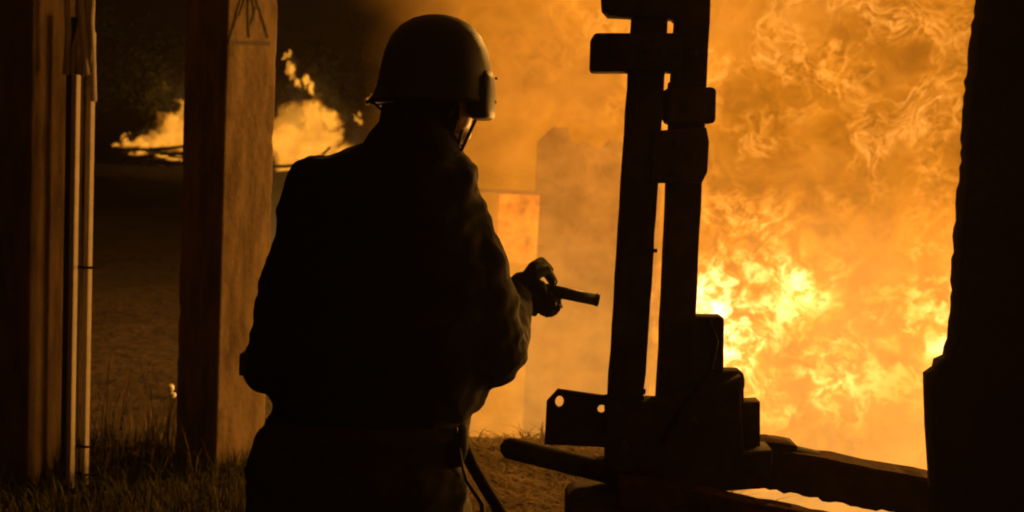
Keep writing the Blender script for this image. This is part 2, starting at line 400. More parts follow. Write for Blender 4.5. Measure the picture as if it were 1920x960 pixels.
# light thrown by the flames
for k, (px, py, Y, e) in enumerate(((1500, 560, 7.9, 560), (1340, 630, 7.8, 240), (1960, 560, 7.8, 700), (1600, -330, 7.8, 1100), (2700, 400, 5.7, 850))):
    ld = bpy.data.lights.new('flame_light', 'POINT'); ld.energy = e; ld.color = (1.0, 0.44, 0.075); ld.shadow_soft_size = 1.1 if px > 2000 else 0.0
    lo = bpy.data.objects.new('flame_light', ld); COL.objects.link(lo); lo.parent = fire; lo.location = P(px, py, Y) - FB

# ------------------------------------------------------------------ building in the smoke
Yw = 11.8
c0 = P(1010, 240, Yw); c1 = P(1420, 300, Yw)
bw = empty('concrete_hut', (c0.x + 1.2, Yw + 1.0, 0), 'pale smoke-veiled concrete wall standing behind the upright of the steel rack', 'wall')
bm = bmesh.new()
N = 26; zt = c0.z
vv = []
for j in range(N + 1):
    for i in range(N + 1):
        x = c0.x + 1.35 * i / N; top = zt - 0.12 * (i / N) - 0.16 * max(0.0, 1 - i / 2.5) - 0.09 * (noise.cell(Vector((x * 5.3, 1, 0))) + 0.5) + 0.05 * noise.noise(Vector((x * 9, 3, 0)))
        vv.append(bm.verts.new((x, Yw + 0.03 * noise.noise(Vector((x * 2, 0, j * 0.4))), -2.7 + (top + 2.7) * j / N)))
fr = [bm.faces.new((vv[j * (N + 1) + i], vv[j * (N + 1) + i + 1], vv[(j + 1) * (N + 1) + i + 1], vv[(j + 1) * (N + 1) + i])) for j in range(N) for i in range(N)]
ex = bmesh.ops.extrude_face_region(bm, geom=fr)
bmesh.ops.translate(bm, vec=(0, 0.3, 0), verts=[g for g in ex['geom'] if isinstance(g, bmesh.types.BMVert)])
bm_obj('wall', bm, M['plaster'], bw)
Yd = Yw - 0.25
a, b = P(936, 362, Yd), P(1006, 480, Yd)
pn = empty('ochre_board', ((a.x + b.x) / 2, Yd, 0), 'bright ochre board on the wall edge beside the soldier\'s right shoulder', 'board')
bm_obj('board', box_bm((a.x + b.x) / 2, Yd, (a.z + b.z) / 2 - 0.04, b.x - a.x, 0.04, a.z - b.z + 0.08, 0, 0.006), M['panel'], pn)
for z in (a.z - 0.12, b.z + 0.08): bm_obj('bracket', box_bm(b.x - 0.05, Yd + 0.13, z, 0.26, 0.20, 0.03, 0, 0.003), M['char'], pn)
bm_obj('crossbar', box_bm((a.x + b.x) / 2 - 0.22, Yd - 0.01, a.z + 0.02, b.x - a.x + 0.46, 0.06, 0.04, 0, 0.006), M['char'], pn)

# ------------------------------------------------------------------ fires far off on the left
YF = 60.0
def far_fire(name, label, tongues, logs, seed):
    rnd = random.Random(seed)
    bx = sum(q[0] for q in tongues) / len(tongues)
    base = P(bx, 312, YF); base.z = 0
    r = empty(name, base, label, 'fire')
    x0 = P(min(q[0] - q[2] * 2 for q in tongues), 312, YF).x; x1 = P(max(q[0] + q[2] * 2 for q in tongues), 312, YF).x
    zt = P(bx, min(q[1] - q[3] * 2 for q in tongues), YF).z
    for k in range(3):
        t = T('far_flames_smoke'); v = t.warp(t.warp(t.co, 1.3, 0.8, 3, seed + k), 0.5, 2.2, 3, seed); X, _, Z = t.xyz(v)
        fld = None
        for q in tongues[k % 2::1 if k == 2 else 1]:
            b = blob(t, X, Z, q[0], q[1], YF, q[2] * 1.15, q[3] * 1.15, base=base); fld = b if fld is None else fld.max(b)
        n = t.noise(t.mapped(loc=(seed, k * 3, 0), v=v), 1.3, 4, 0.62); n2 = t.noise(v, 0.7, 4, 0.6)
        if k < 2: m = t.flame((fld + (n - 0.5) * 0.9).step(0.34, 0.72) * (0.46 + n2.step(0.3, 0.7) * 0.40), pg=1.15, cg=0.34, cb=0.035, pb=1.6)
        else: m = t.flame((fld ** 0.18 - 0.45).max(0.0) * n.step(0.35, 0.7) * 0.10, pg=1.0, cg=0.40, cb=0.10, pb=1.0)  # third sheet: far smoke, its faint olive glow painted as emission
        sheet('flame_smoke_sheet', x0 - (k == 2) * 2, x1 + (k == 2) * 2, -0.3, zt + (k == 2) * 2, YF + k * 0.7, 0.5, 0.5, m, 60, 40, seed + k, parent=r)
    ld = bpy.data.lights.new('flame_light', 'POINT'); ld.energy = 110; ld.color = (1.0, 0.44, 0.075); ld.shadow_soft_size = 0.0
    lo = bpy.data.objects.new('flame_light', ld); COL.objects.link(lo); lo.parent = r; lo.location = (0, 1.5, 4.5)
    lo_, hi_ = min(q[0] for q in tongues), max(q[0] for q in tongues)
    for _ in range(9):
        x = rnd.uniform(lo_, hi_); L = rnd.uniform(15, 55); y = rnd.uniform(284, 312); logs = list(logs) + [(x, y, x + L, y + rnd.uniform(-22, 6), rnd.uniform(1.2, 2.6))]
    for (x0, y0, x1, y1, wd) in logs:
        tube('burning_log', [P(x0, y0, YF - 1.6), P((x0 + x1) / 2, (y0 + y1) / 2 + 1, YF - 1.7), P(x1, y1, YF - 1.6)], wd * YF / F, M['char'], r, 7)
    return r
far_fire('burning_heap', 'low burning heap with a flame rising to its right, left of the marked pillar',
    [(335, 225, 16, 38), (318, 245, 20, 30), (345, 262, 30, 26), (300, 262, 22, 16), (270, 268, 22, 10), (240, 270, 16, 7), (215, 271, 10, 4), (228, 258, 4, 5),
     (330, 298, 22, 5), (300, 292, 10, 5), (258, 287, 16, 4), (372, 240, 30, 50)],
    [(210, 279, 300, 281, 2.5), (280, 280, 350, 274, 3), (300, 289, 360, 286, 3), (225, 292, 290, 295, 3), (290, 303, 350, 306, 4)], 3)
far_fire('burning_stack', 'tall pale orange blaze between the marked pillar and the soldier\'s left shoulder',
    [(548, 235, 34, 45), (585, 225, 26, 40), (530, 270, 30, 40), (570, 280, 40, 40), (610, 262, 26, 30), (620, 222, 16, 17), (540, 315, 26, 22), (545, 330, 18, 9),
     (543, 130, 6, 16), (536, 105, 4, 7), (572, 148, 7, 12), (584, 160, 5, 10), (555, 155, 5, 5), (672, 222, 5, 6), (470, 260, 40, 45), (640, 300, 30, 30), (700, 300, 14, 10), (703, 190, 12, 9)],
    [(505, 312, 560, 310, 3.5), (505, 335, 560, 339, 4)], 5)

# ------------------------------------------------------------------ trees behind the far fires
def tree(px, Y, hgt, rad, label, seed):
    rnd = random.Random(seed); b = P(px, 300, Y); b.z = 0
    r = empty('tree', b, label, 'tree', 'trees behind the far fires')
    bm = bmesh.new()
    tube_bm(bm, [b + Vector((0, 0, -0.2)), b + Vector((0.1, 0, hgt * 0.3)), b + Vector((-0.1, 0.1, hgt * 0.55)), b + Vector((0, 0, hgt * 0.9))], [0.28, 0.2, 0.13, 0.03], 8)
    tips = []
    for k in range(11):
        z = hgt * rnd.uniform(0.28, 0.8); a = rnd.uniform(0, 2 * pi); L = rad * rnd.uniform(0.6, 1.0)
        p0 = b + Vector((0, 0, z)); p1 = p0 + Vector((cos(a) * L * 0.5, sin(a) * L * 0.5, L * 0.35)); p2 = p0 + Vector((cos(a) * L, sin(a) * L, L * 0.5))
        tube_bm(bm, [p0, p1, p2], [0.09, 0.06, 0.02], 6); tips += [p1, p2, p1.lerp(p2, 0.5)]
    bm_obj('trunk', bm, M['bark'], r, True)
    v, f = [], []
    for tp in tips + [b + Vector((0, 0, hgt * 0.95))]:
        R = rad * rnd.uniform(0.25, 0.45)
        for _ in range(110):
            d = Vector((rnd.gauss(0, 1), rnd.gauss(0, 1), rnd.gauss(0, 0.7))) * R * 0.55; c = tp + d
            u = Vector((rnd.gauss(0, 1), rnd.gauss(0, 1), rnd.gauss(0, 1))).normalized(); s = u.orthogonal().normalized()
            L = rnd.uniform(0.07, 0.16); i = len(v)
            v += [c - u * L, c + s * L * 0.5, c + u * L, c - s * L * 0.5]; f.append((i, i + 1, i + 2, i + 3))
    mesh_obj('crown', v, f, M['leaf'], r)
tree(270, 66, 8.5, 3.0, 'dark leafy tree above the low burning heap on the left', 1)
tree(420, 70, 10, 3.4, 'dark tree behind the marked pillar, mostly hidden by it', 2)
tree(640, 68, 9.5, 3.2, 'dark tree between the tall blaze and the helmet', 3)
tree(150, 64, 9.0, 3.2, 'dark tree behind the pair of pipes at far left', 4)

# ------------------------------------------------------------------ the shelter the camera stands in
M['render'] = plain('lime_render', (0.13, 0.11, 0.09), (0.20, 0.17, 0.14), 3, 0.95, 0.4, 0.01)
tag(bm_obj('wall_behind', box_bm(0, -2.1, 1.5, 9.0, 0.2, 3.2), M['render'], loc=(0, -2.1, 0)), kind='structure')
tag(bm_obj('ceiling', box_bm(0, 1.75, 3.3, 9.0, 7.9, 0.2), M['render'], loc=(0, 1.75, 3.2)), kind='structure')
# ------------------------------------------------------------------ pillars
def pillar(name, px, py, s, phi, label, seed):
    c = G(px, py)                     # its near corner, where dark and lit faces meet
    n1 = Vector((cos(phi), -sin(phi), 0)); n2 = Vector((-sin(phi), -cos(phi), 0))
    ce = c - n1 * s / 2 - n2 * s / 2
    bm = box_bm(0, 0, 1.75, s, s, 3.7, 0, 0.008, 0.0012, 8, seed)
    bmesh.ops.rotate(bm, cent=(0, 0, 0), matrix=Matrix.Rotation(-phi, 3, 'Z'), verts=bm.verts)
    bmesh.ops.translate(bm, vec=(ce.x, ce.y, 0), verts=bm.verts)
    r = empty(name, (ce.x, ce.y, 0), label, 'pillar')
    bm_obj('shaft', bm, M['concrete'], r, False)
    return r, c, n1, n2
p1, c, n1, n2 = pillar('concrete_pillar', 404, 884, 0.29, radians(35), 'concrete pillar with black strokes painted near its top, left of the soldier', 3)
def stroke(a, b, wd, face):            # paint stroke on the lit face: a, b in photo pixels
    def onface(q):
        d = ray(*q); return CAM + d * ((c + n1 * 0.004 - CAM).dot(n1) / d.dot(n1))
    pts = [onface((a[0] + (b[0] - a[0]) * k / 6 + random.uniform(-1.2, 1.2), a[1] + (b[1] - a[1]) * k / 6)) for k in range(7)]
    bm = bmesh.new(); L = []
    for k, p in enumerate(pts):
        tt = (pts[min(k + 1, 6)] - pts[max(k - 1, 0)]).normalized(); s = tt.cross(n1) * wd * random.uniform(0.6, 1.1) * 0.5
        L.append([bm.verts.new(p + s), bm.verts.new(p - s)])
    for q0, q1 in zip(L, L[1:]): bm.faces.new((q0[0], q0[1], q1[1], q1[0]))
    ex = bmesh.ops.extrude_face_region(bm, geom=bm.faces[:])
    bmesh.ops.translate(bm, vec=n1 * -0.003, verts=[g for g in ex['geom'] if isinstance(g, bmesh.types.BMVert)])
    bm_obj('paint_stroke', bm, M['paint'], p1)
for a, b, wd in (((430, 80), (508, 82), 0.014), ((432, 76), (452, 0), 0.010), ((504, 72), (482, -4), 0.010), ((468, 70), (466, -6), 0.011), ((446, 36), (462, -6), 0.008), ((478, 40), (474, -6), 0.008), ((470, 50), (484, 8), 0.007), ((455, -2), (495, -4), 0.009)):
    stroke(a, b, wd, None)
p2, _, _, _ = pillar('concrete_pillar', 52, 912, 0.31, radians(9), 'concrete pillar at the far left edge, beside two thin pipes', 8)

# ------------------------------------------------------------------ pipes with cables
Yp = 4.6
pb = P(160, 930, Yp)
pp = empty('pipe_pair', (pb.x, Yp, 0), 'two thin pale vertical pipes with loose cables at their tops', 'pipes')
for (x0, x1, r) in ((153, 153, 7.5), (172, 173, 7.5)):
    a = P(x0, 142 if x0 < 160 else 60, Yp)
    bm_obj('pipe', box_bm(a.x, Yp - (0.055 if x0 < 160 else 0), a.z / 2, 0.026, 0.026, a.z, -radians(22), 0.004), M['pipe'], pp, True)
for py in (500, 835, 887, 925):
    a = P(143, py, Yp - 0.02); b = P(183, py + 2, Yp - 0.02)
    tube('pipe_clip', [a, (a + b) / 2 + Vector((0, -0.02, 0)), b], 0.006, M['rubber'], pp, 6)
for pts, r in (([(156, -40), (152, 40), (139, 90), (136, 140)], 5), ([(150, -40), (155, 40), (160, 95), (164, 142)], 8), ([(175, -40), (171, 40), (174, 110), (176, 190)], 6), ([(163, -40), (166, 40), (172, 110), (175, 170)], 5), ([(124, -40), (128, 60), (123, 140)], 6), ([(152, 60), (147, 100), (149, 142)], 5)):
    tube('cable', [P(x, y, Yp - 0.01 * (k % 2)) for k, (x, y) in enumerate(pts)], r * Yp / F, M['cable'], pp, 8)
bm_obj('dark_strip', box_bm(P(133, 500, Yp + 0.06).x, Yp + 0.07, 0.98, 0.06, 0.04, 2.0, 0, 0.004), M['char'], pp)  # narrow dark upright strip between the pillar and the pipes

# ------------------------------------------------------------------ small bright caps in the dark field
for (px, py, r, lab) in ((320, 727, 7, 'small round white cap shining in the dark left of the pillar, upper of two'), (323, 741, 7, 'small white cap shining in the dark left of the pillar, lower of two')):
    Yc = 6.3; p = P(px, py, Yc); r_ = r * Yc / F
    q = empty('marker_stake', (p.x, p.y, 0), lab, 'stake')
    bm = bmesh.new(); ball(bm, p, (r_, r_ * 0.7, r_), 3)
    for vtx in bm.verts: vtx.co += noise.noise_vector(vtx.co * 60) * 0.003
    bm_obj('cap', bm, M['white_cap'], q, True)
    tube('stake', [(p.x, p.y, -0.05), (p.x, p.y, p.z - r_ * 0.7)], 0.006, M['char'], q, 6)

# ------------------------------------------------------------------ dark wall on the right
Yr = 2.0
edge = ragged([(1850, -400), (1838, 0), (1830, 60), (1823, 110), (1815, 180), (1808, 330), (1800, 385), (1796, 460), (1790, 560), (1785, 620), (1775, 668)], 2.6, 13, 4)
edge += [(1758, 676), (1755, 690), (1738, 702), (1741, 800), (1747, 890), (1752, 1000), (1790, 1900)]
wr = empty('broken_wall', (P(2000, 900, Yr).x, Yr, 0), 'black silhouetted wall with a ragged chipped edge filling the right side', 'wall')
plate('wall', edge + [(2900, 1900), (2900, -400)], Yr, 0.05, M['black'], wr, 0.003)

# ------------------------------------------------------------------ steel rack
Ym = 2.2
rk = empty('steel_rack', (P(1250, 900, Ym).x, Ym, 0), 'black steel rack of twin uprights with clamp blocks on a stepped base', 'rack')
st = M['steel']
plate('upright', ragged([(1196, -220), (1187, 0), (1172, 250), (1157, 480), (1140, 748)], 1.0, 40, 1) + ragged([(1203, 760), (1221, 500), (1231, 345), (1250, 0), (1260, -220)], 1.2, 30, 2), Ym, 0.06, st, rk)
plate('upright', ragged([(1280, -220), (1268, 0), (1256, 200), (1250, 345), (1241, 560), (1231, 752)], 1.0, 40, 3) + ragged([(1297, 752), (1300, 600), (1312, 345), (1328, 0), (1338, -220)], 1.0, 40, 4), Ym + 0.012, 0.06, st, rk)
plate('crossbar', [(1126, -60), (1130, 18), (1142, 31), (1192, 33), (1192, 36), (1262, 36), (1266, 40), (1275, 34), (1275, -60)], Ym - 0.006, 0.075, st, rk)
plate('crossbar', rrect(1109, 66, 1275, 136, 9, 3, 0.03), Ym - 0.004, 0.082, st, rk, 0.004)
plate('clamp_block', rrect(1249, 166, 1336, 233, 9, 3, 0.02), Ym + 0.008, 0.09, st, rk, 0.004)
plate('clamp_lip', rrect(1245, 168, 1262, 226, 3, 2, 0.03), Ym + 0.004, 0.05, st, rk, 0.002)
plate('joint_block', [(1222, 246), (1318, 240), (1323, 266), (1320, 322), (1310, 342), (1228, 343), (1216, 343)], Ym + 0.002, 0.088, st, rk, 0.004)
plate('housing', rrect(1290, 591, 1354, 694, 6, 3, 0.01), Ym + 0.0, 0.05, st, rk, 0.004)
plate('step_block', rrect(1285, 692, 1391, 762, 9, 3, 0.0), Ym + 0.004, 0.05, st, rk, 0.005)
plate('step_block', [(1180, 762), (1388, 750), (1421, 749), (1421, 832), (1180, 836)], Ym + 0.002, 0.05, st, rk, 0.004)
plate('base_block', [(1135, 745), (1232, 748), (1345, 716), (1384, 700), (1384, 760), (1390, 860), (1135, 880)], Ym - 0.02, 0.07, st, rk, 0.006)
plate('flange_plate', [(1025, 752), (1046, 729), (1145, 743), (1145, 838), (1021, 832)], Ym - 0.02, 0.014, st, rk, 0.002, holes=((1049, 752, 8, 11), (1128, 766, 8, 8)))
for (x0, y0, x1, y1, r) in ((1168, 366, 1178, 366, .004), (1200, 733, 1210, 735, .006), (1255, 155, 1246, 228, .003), (1310, 250, 1325, 252, .006), (1385, 716, 1394, 716, .014), (1225, 470, 1232, 470, .004)):
    a_, b_ = P(x0, y0, Ym), P(x1, y1, Ym); tube('bolt', [a_, b_], r, st, rk, 8)
for (x, y) in ((1150, 100), (1210, 92), (1300, 100), (1290, 198), (1268, 268), (1268, 322), (1300, 295), (1225, 295)):
    q = P(x, y, Ym - 0.048); tube('bolt', [q + Vector((0, 0.012, 0)), q + Vector((0, -0.006, 0))], .008, st, rk, 6)
tube('cable', [P(1328, 600, Ym - .03), P(1342, 640, Ym - .05), P(1330, 700, Ym - .06), P(1280, 760, Ym - .075), P(1240, 830, Ym - .07)], .006, M['rubber'], rk, 8)
for hx, hy in ((1158, 768), (1172, 838), (1300, 790)):
    q = P(hx, hy, Ym - 0.115); tube('bolt', [q + Vector((0, 0.02, 0)), q, q + Vector((0, -0.006, 0))], 0.009, st, rk, 6)
q0, q1 = P(958, 841, Ym + 0.0), P(1170, 893, Ym + 0.02)
bm = bmesh.new(); capsule(bm, [q0, q1], [0.0225, 0.0235], 16); bm_obj('handle_bar', bm, st, rk, True)
plate('lower_block', [(1095, 868), (1300, 845), (1440, 835), (1440, 905), (1300, 915), (1150, 910)], Ym - 0.01, 0.08, st, rk, 0.005)
plate('foot_drum', rrect(1062, 926, 1260, 1250, 22, 5), Ym - 0.05, 0.20, st, rk, 0.012)
for x in (1110, 1220):
    for dy in (-0.09, 0.05):
        a = P(x, 1240, Ym - 0.05); a.y += dy; tube('leg', [(a.x, a.y, a.z + 0.03), (a.x, a.y, 0.0)], 0.02, st, rk, 10)
# rail from rack to wall
ra = empty('steel_rail', (P(1600, 900, Ym + 0.08).x, Ym + 0.08, 0), 'dark rusty-edged steel rail running from the rack base to the right wall', 'rail')
Yb = Ym + 0.06
plate('web', [(1385, 832), (1486, 838), (1620, 868), (1752, 893)] + ragged([(1752, 968), (1660, 953), (1600, 944), (1500, 924), (1405, 906)], 3.0, 12, 9), Yb, 0.05, st, ra, 0.002)
def slab(name, q, Y0, Y1, th, m, parent):   # a flange lying along the top of the rail, with real width in y
    bm = bmesh.new(); v = []
    for Yk in (Y0, Y1):
        for k, (x, y) in enumerate(q):
            p = P(x, y, Yb); v.append(bm.verts.new((p.x, Yk + 0.004 * random.uniform(-1, 1), p.z + 0.0015 * random.uniform(-1, 1))))
    n = len(q); f = [bm.faces.new((v[i], v[i + 1], v[n + i + 1], v[n + i])) for i in range(n - 1)]
    ex = bmesh.ops.extrude_face_region(bm, geom=f)
    bmesh.ops.translate(bm, vec=(0, 0, -th), verts=[g for g in ex['geom'] if isinstance(g, bmesh.types.BMVert)])
    return bm_obj(name, bm, m, parent)
slab('flange', [(1440 + 31 * k, 832 + 5.6 * k) for k in range(11)], Yb - 0.045, Yb + 0.028, 0.008, M['rust'], ra)
plate('scrap_plate', ragged([(1415, 822), (1450, 823), (1488, 829), (1486, 838), (1420, 836)], 1.5, 10, 3) , Yb - 0.01, 0.07, M['rust'], ra, 0.001)
# timber brace under the rail
q0, q1 = P(1150, 893, Ym - 0.12), P(1640, 1000, Ym - 0.08)
br = empty('timber_brace', ((q0.x + q1.x) / 2, Ym - 0.1, 0), 'rusty brown brace slanting down under the steel rail', 'brace')
plate('beam', ragged([(1160, 893), (1230, 900), (1400, 934), (1700, 995)], 1.6, 25, 5) + [(1700, 1060), (1400, 992), (1160, 945)], Ym - 0.13, 0.05, M['rust'], br, 0.003)
a = P(1690, 1030, Ym - 0.13); tube('leg', [(a.x, a.y, a.z), (a.x, a.y, 0)], 0.025, M['rust'], br, 8)

# ------------------------------------------------------------------ the soldier
Ys = 2.64; K = Ys / F
foot = P(680, 900, Ys); 
per = empty('person', (foot.x, Ys, 0), 'person in dark uniform and combat helmet seen from behind, aiming to the right', 'person')
bm = bmesh.new()
torso = [(262, 700, 850, .075), (276, 655, 862, .09), (290, 610, 880, .11), (312, 588, 895, .125), (345, 570, 905, .135), (400, 556, 915, .14), (470, 545, 925, .145),
         (550, 535, 930, .145), (640, 520, 930, .15), (710, 508, 925, .155), (750, 508, 905, .155), (772, 512, 885, .15), (788, 505, 870, .15), (800, 488, 868, .155), (850, 468, 866, .165), (900, 462, 872, .17), (960, 468, 880, .17), (1000, 476, 884, .165)]
loft(bm, px_rings(torso, Ys, .14), 44, 2.25)
hl, hr = P(570, 980, Ys), P(775, 980, Ys + 0.02)
for h, sx, fy in ((hl, -0.03, -0.03), (hr, 0.05, 0.12)):
    kn = Vector((h.x + sx, h.y + 0.05 + fy, 0.50)); an = Vector((h.x + sx * 1.4, h.y + fy, 0.10))
    capsule(bm, [h, h.lerp(kn, 0.5), kn, kn.lerp(an, 0.35), an], [0.125, 0.11, 0.085, 0.082, 0.062], 18)
    capsule(bm, [(an.x, an.y - 0.05, 0.055), (an.x + 0.03, an.y + 0.10, 0.05), (an.x + 0.06, an.y + 0.19, 0.045)], [0.05, 0.05, 0.042], 14)
# arms
capsule(bm, [P(592, 335, Ys), P(563, 450, Ys), P(530, 580, Ys), P(512, 672, Ys - .01)], [.070, .070, .073, .076], 20)
capsule(bm, [P(512, 690, Ys - .01), P(560, 690, Ys + .12), P(700, 640, Ys + .30), P(860, 585, Ys + .40)], [.072, .066, .054, .042], 18)
capsule(bm, [P(862, 385, Ys), P(885, 480, Ys + .01), P(900, 575, Ys + .02), P(915, 655, Ys + .02)], [.072, .084, .094, .102], 20)
capsule(bm, [P(915, 660, Ys + .02), P(938, 615, Ys + .16), P(965, 555, Ys + .29)], [.095, .070, .047], 18)
# jacket hem sagging over the belt on the right
capsule(bm, [P(860, 690, Ys), P(880, 735, Ys)], [.085, .052], 16)
# neck and head (looking right and away)
fwd = Vector((0.88, 0.47, 0)).normalized(); side = Vector((-fwd.y, fwd.x, 0))
hc = P(812, 150, Ys)
capsule(bm, [P(775, 290, Ys - .01), P(790, 225, Ys), P(800, 190, Ys)], [.098, .078, .074], 20)
ball(bm, hc, (.098, .088, .105), 4)
for q, r in (((P(842, 212, Ys)), .058), (P(858, 245, Ys + .025), .036), (P(848, 268, Ys + .02), .030)): ball(bm, q + side * 0.0, r, 3)
def face(d, up, sd): return hc + fwd * d + Vector((0, 0, up)) + side * sd
ball(bm, face(.112, -.055, 0), (.016, .013, .022), 3)            # nose
ball(bm, face(.098, -.030, 0), (.02, .05, .014), 3)              # brow
for sd in (-.033, .033): ball(bm, face(.094, -.047, sd), .013, 2)      # eyes
ball(bm, face(.100, -.094, 0), (.014, .022, .009), 3)            # lips
for sd in (-.088, .088): ball(bm, face(.0, -.055, sd), (.022, .012, .034), 3)  # ears
me = remeshed(bm, 0.0065, 3)
zc = P(780, 268, Ys).z
NR = [q.normal.copy() for q in me.vertices]
for q in me.vertices:
    if q.co.z < zc + 0.02:
        wgt = min(1.0, (zc + 0.02 - q.co.z) / 0.06)
        co = q.co
        d = noise.fractal(Vector((co.x * 6 + co.z * 3, co.y * 6, co.z * 9 - co.x * 4)), 0.8, 2.0, 3) * 0.014
        d += abs(noise.noise(Vector((co.x * 11 - co.z * 9, co.y * 11, co.z * 13)))) * -0.010
        q.co = co + NR[q.index] * d * wgt
body = link('body', me, [M['cloth'], M['skin'], M['trouser']], per, True)
zh = P(700, 790, Ys).z
for p in me.polygons:
    z = p.center.z
    if z > zc and (p.center + Vector(per.location) - hc).dot(fwd) > 0.035: p.material_index = 1
    elif z < zh: p.material_index = 2
# collar
cb = bmesh.new()
loft(cb, px_rings([(288, 672, 868, .10), (268, 681, 862, .10), (250, 692, 855, .095), (228, 711, 842, .088), (195, 717, 832, .085), (195, 724, 826, .08), (262, 700, 850, .085)], Ys, .1), 32, 2.1, False)
bm_obj('collar', cb, M['cloth'], per, True)
bm_obj('pouch', box_bm(P(470, 676, Ys).x, Ys - 0.01, P(463, 676, Ys).z, .03, .10, .055, 0, .008), M['webbing'], per)
# belt with holster and hanging strap
bb = bmesh.new()
loft(bb, px_rings([(776, 506, 884, .158), (781, 502, 884, .166), (806, 494, 880, .168), (812, 500, 874, .160)], Ys, .16), 40, 2.25, False)
bm_obj('belt', bb, M['trouser'], per, True)
bm = bmesh.new(); loft(bm, px_rings([(778, 826, 872, .03), (790, 818, 879, .045), (830, 820, 880, .045), (850, 828, 874, .035), (862, 836, 868, .02)], Ys, .04, -.05), 20, 3.2)
hol = bm_obj('holster', bm, M['rubber'], per, True)
tube('buckle', [P(855, 800, Ys - .10), P(856, 812, Ys - .102)], .004, M['gun'], hol, 6)
tube('hanging_strap', [P(868, 835, Ys - .03), P(884, 870, Ys - .03), P(908, 912, Ys - .03), P(935, 955, Ys - .03), P(965, 1000, Ys - .03)], .015, M['rubber'], per, 8)
tube('cord', [P(861, 838, Ys - .09), P(866, 872, Ys - .10), P(874, 900, Ys - .10), P(890, 924, Ys - .10), P(904, 945, Ys - .10), P(906, 980, Ys - .10)], [.004, .004, .005, .006, .007, .006], M['webbing'], per, 6)

# helmet: shell, rim, visor, chin strap
hb = bmesh.new()
rows = [(27.5, 808, 826, .012), (30, 792, 842, .035), (36, 772, 862, .06), (48, 752, 884, .088), (68, 734, 902, .112), (95, 722, 914, .128), (128, 714, 921, .136), (158, 708, 924, .138), (176, 701, 925, .14), (188, 691, 927, .142), (192, 689, 928, .143)]
rr = px_rings(rows, Ys, .13)
inner = [(c, a - .008, b - .008, ux, uy) for c, a, b, ux, uy in rr[::-1][:-3]]
loft(hb, rr + inner, 44, 2.15)
hm = bm_obj('helmet', hb, M['helmet'], per, True)
rb = bmesh.new(); c, a, b, ux, uy = rr[-1]
tube_bm(rb, [c + ux * a * cos(2 * pi * k / 40) + uy * b * sin(2 * pi * k / 40) for k in range(41)], .0045, 6, False); bm_obj('rim', rb, M['rubber'], hm, True)
vb = bmesh.new(); loft(vb, px_rings([(136, 884, 924, .09, .02), (150, 878, 928, .105, .02), (180, 874, 930, .11, .02), (208, 874, 929, .11, .02), (221, 882, 926, .10, .02), (224, 890, 920, .085, .02)], Ys, .1), 30, 2.6)
bm_obj('visor', vb, M['helmet'], hm, True)
q = P(928, 147, Ys + .02); tube('visor_bolt', [q, q + Vector((.006, 0, 0))], .003, M['gun'], hm, 8)
for pts in ([(872, 214), (868, 240), (860, 268), (852, 298)], [(892, 224), (880, 250), (866, 280), (854, 298)]):
    tube('chin_strap', [P(x, y, Ys - .02 + .0005 * k) for k, (x, y) in enumerate(pts)], .0045, M['webbing'], hm, 6)
tube('nape_strap', [P(694, 190, Ys), P(704, 196, Ys), P(716, 206, Ys)], .004, M['webbing'], hm, 6)

# launcher held in front of the body
Yl = Ys + .36
ln = empty('launcher', P(1010, 560, Yl), 'short black launcher with a round drum and stub barrel in gloved hand', 'launcher')
tube('barrel', [P(1015, 541, Yl), P(1118, 562, Yl)], 11.5 * Yl / F, M['gun'], ln, 18)
bm = tube_bm(bmesh.new(), [P(1116, 561.5, Yl), P(1123, 563, Yl)], 12.3 * Yl / F, 18); bm_obj('muzzle_ring', bm, M['gun'], ln, True)
ax = (P(1118, 562, Yl) - P(1015, 541, Yl)).normalized(); dc = P(1028, 566, Yl)
dm = bmesh.new(); R0 = 24 * Yl / F
ax = (ax * .45 + Vector((0, .88, .1))).normalized()
tube_bm(dm, [dc - ax * .030, dc - ax * .026, dc + ax * .016, dc + ax * .020], [R0 * .86, R0, R0, R0 * .86], 24)
drum = bm_obj('drum', dm, M['gun'], ln, False)
for k in range(6):
    a = 2 * pi * k / 6; u = ax.orthogonal().normalized(); s = ax.cross(u); q = dc + (u * cos(a) + s * sin(a)) * R0
    tube('flute', [q - ax * .024, q + ax * .014], .006, M['rubber'], drum, 8)
tube('frame', [P(1000, 537, Yl), P(930, 522, Yl + .02), P(840, 505, Yl + .04)], .014, M['gun'], ln, 10)
tube('grip', [P(985, 545, Yl), P(978, 585, Yl), P(972, 615, Yl)], .015, M['rubber'], ln, 10)
gp = [dc + (ax.orthogonal().normalized() * cos(a * pi / 8) + ax.cross(ax.orthogonal().normalized()) * sin(a * pi / 8)) * R0 * 1.12 - ax * .005 for a in range(17)]
bm_obj('drum_ring', tube_bm(bmesh.new(), gp, .004, 6, False), M['gun'], ln, True)
tube('trigger_guard', [P(1004, 548, Yl - .01), P(1000, 566, Yl - .01), P(990, 572, Yl - .01), P(984, 560, Yl - .01)], .004, M['gun'], ln, 6)
tube('sight_arm', [P(1034, 540, Yl), P(1040, 528, Yl), P(1036, 520, Yl)], .004, M['gun'], ln, 6)

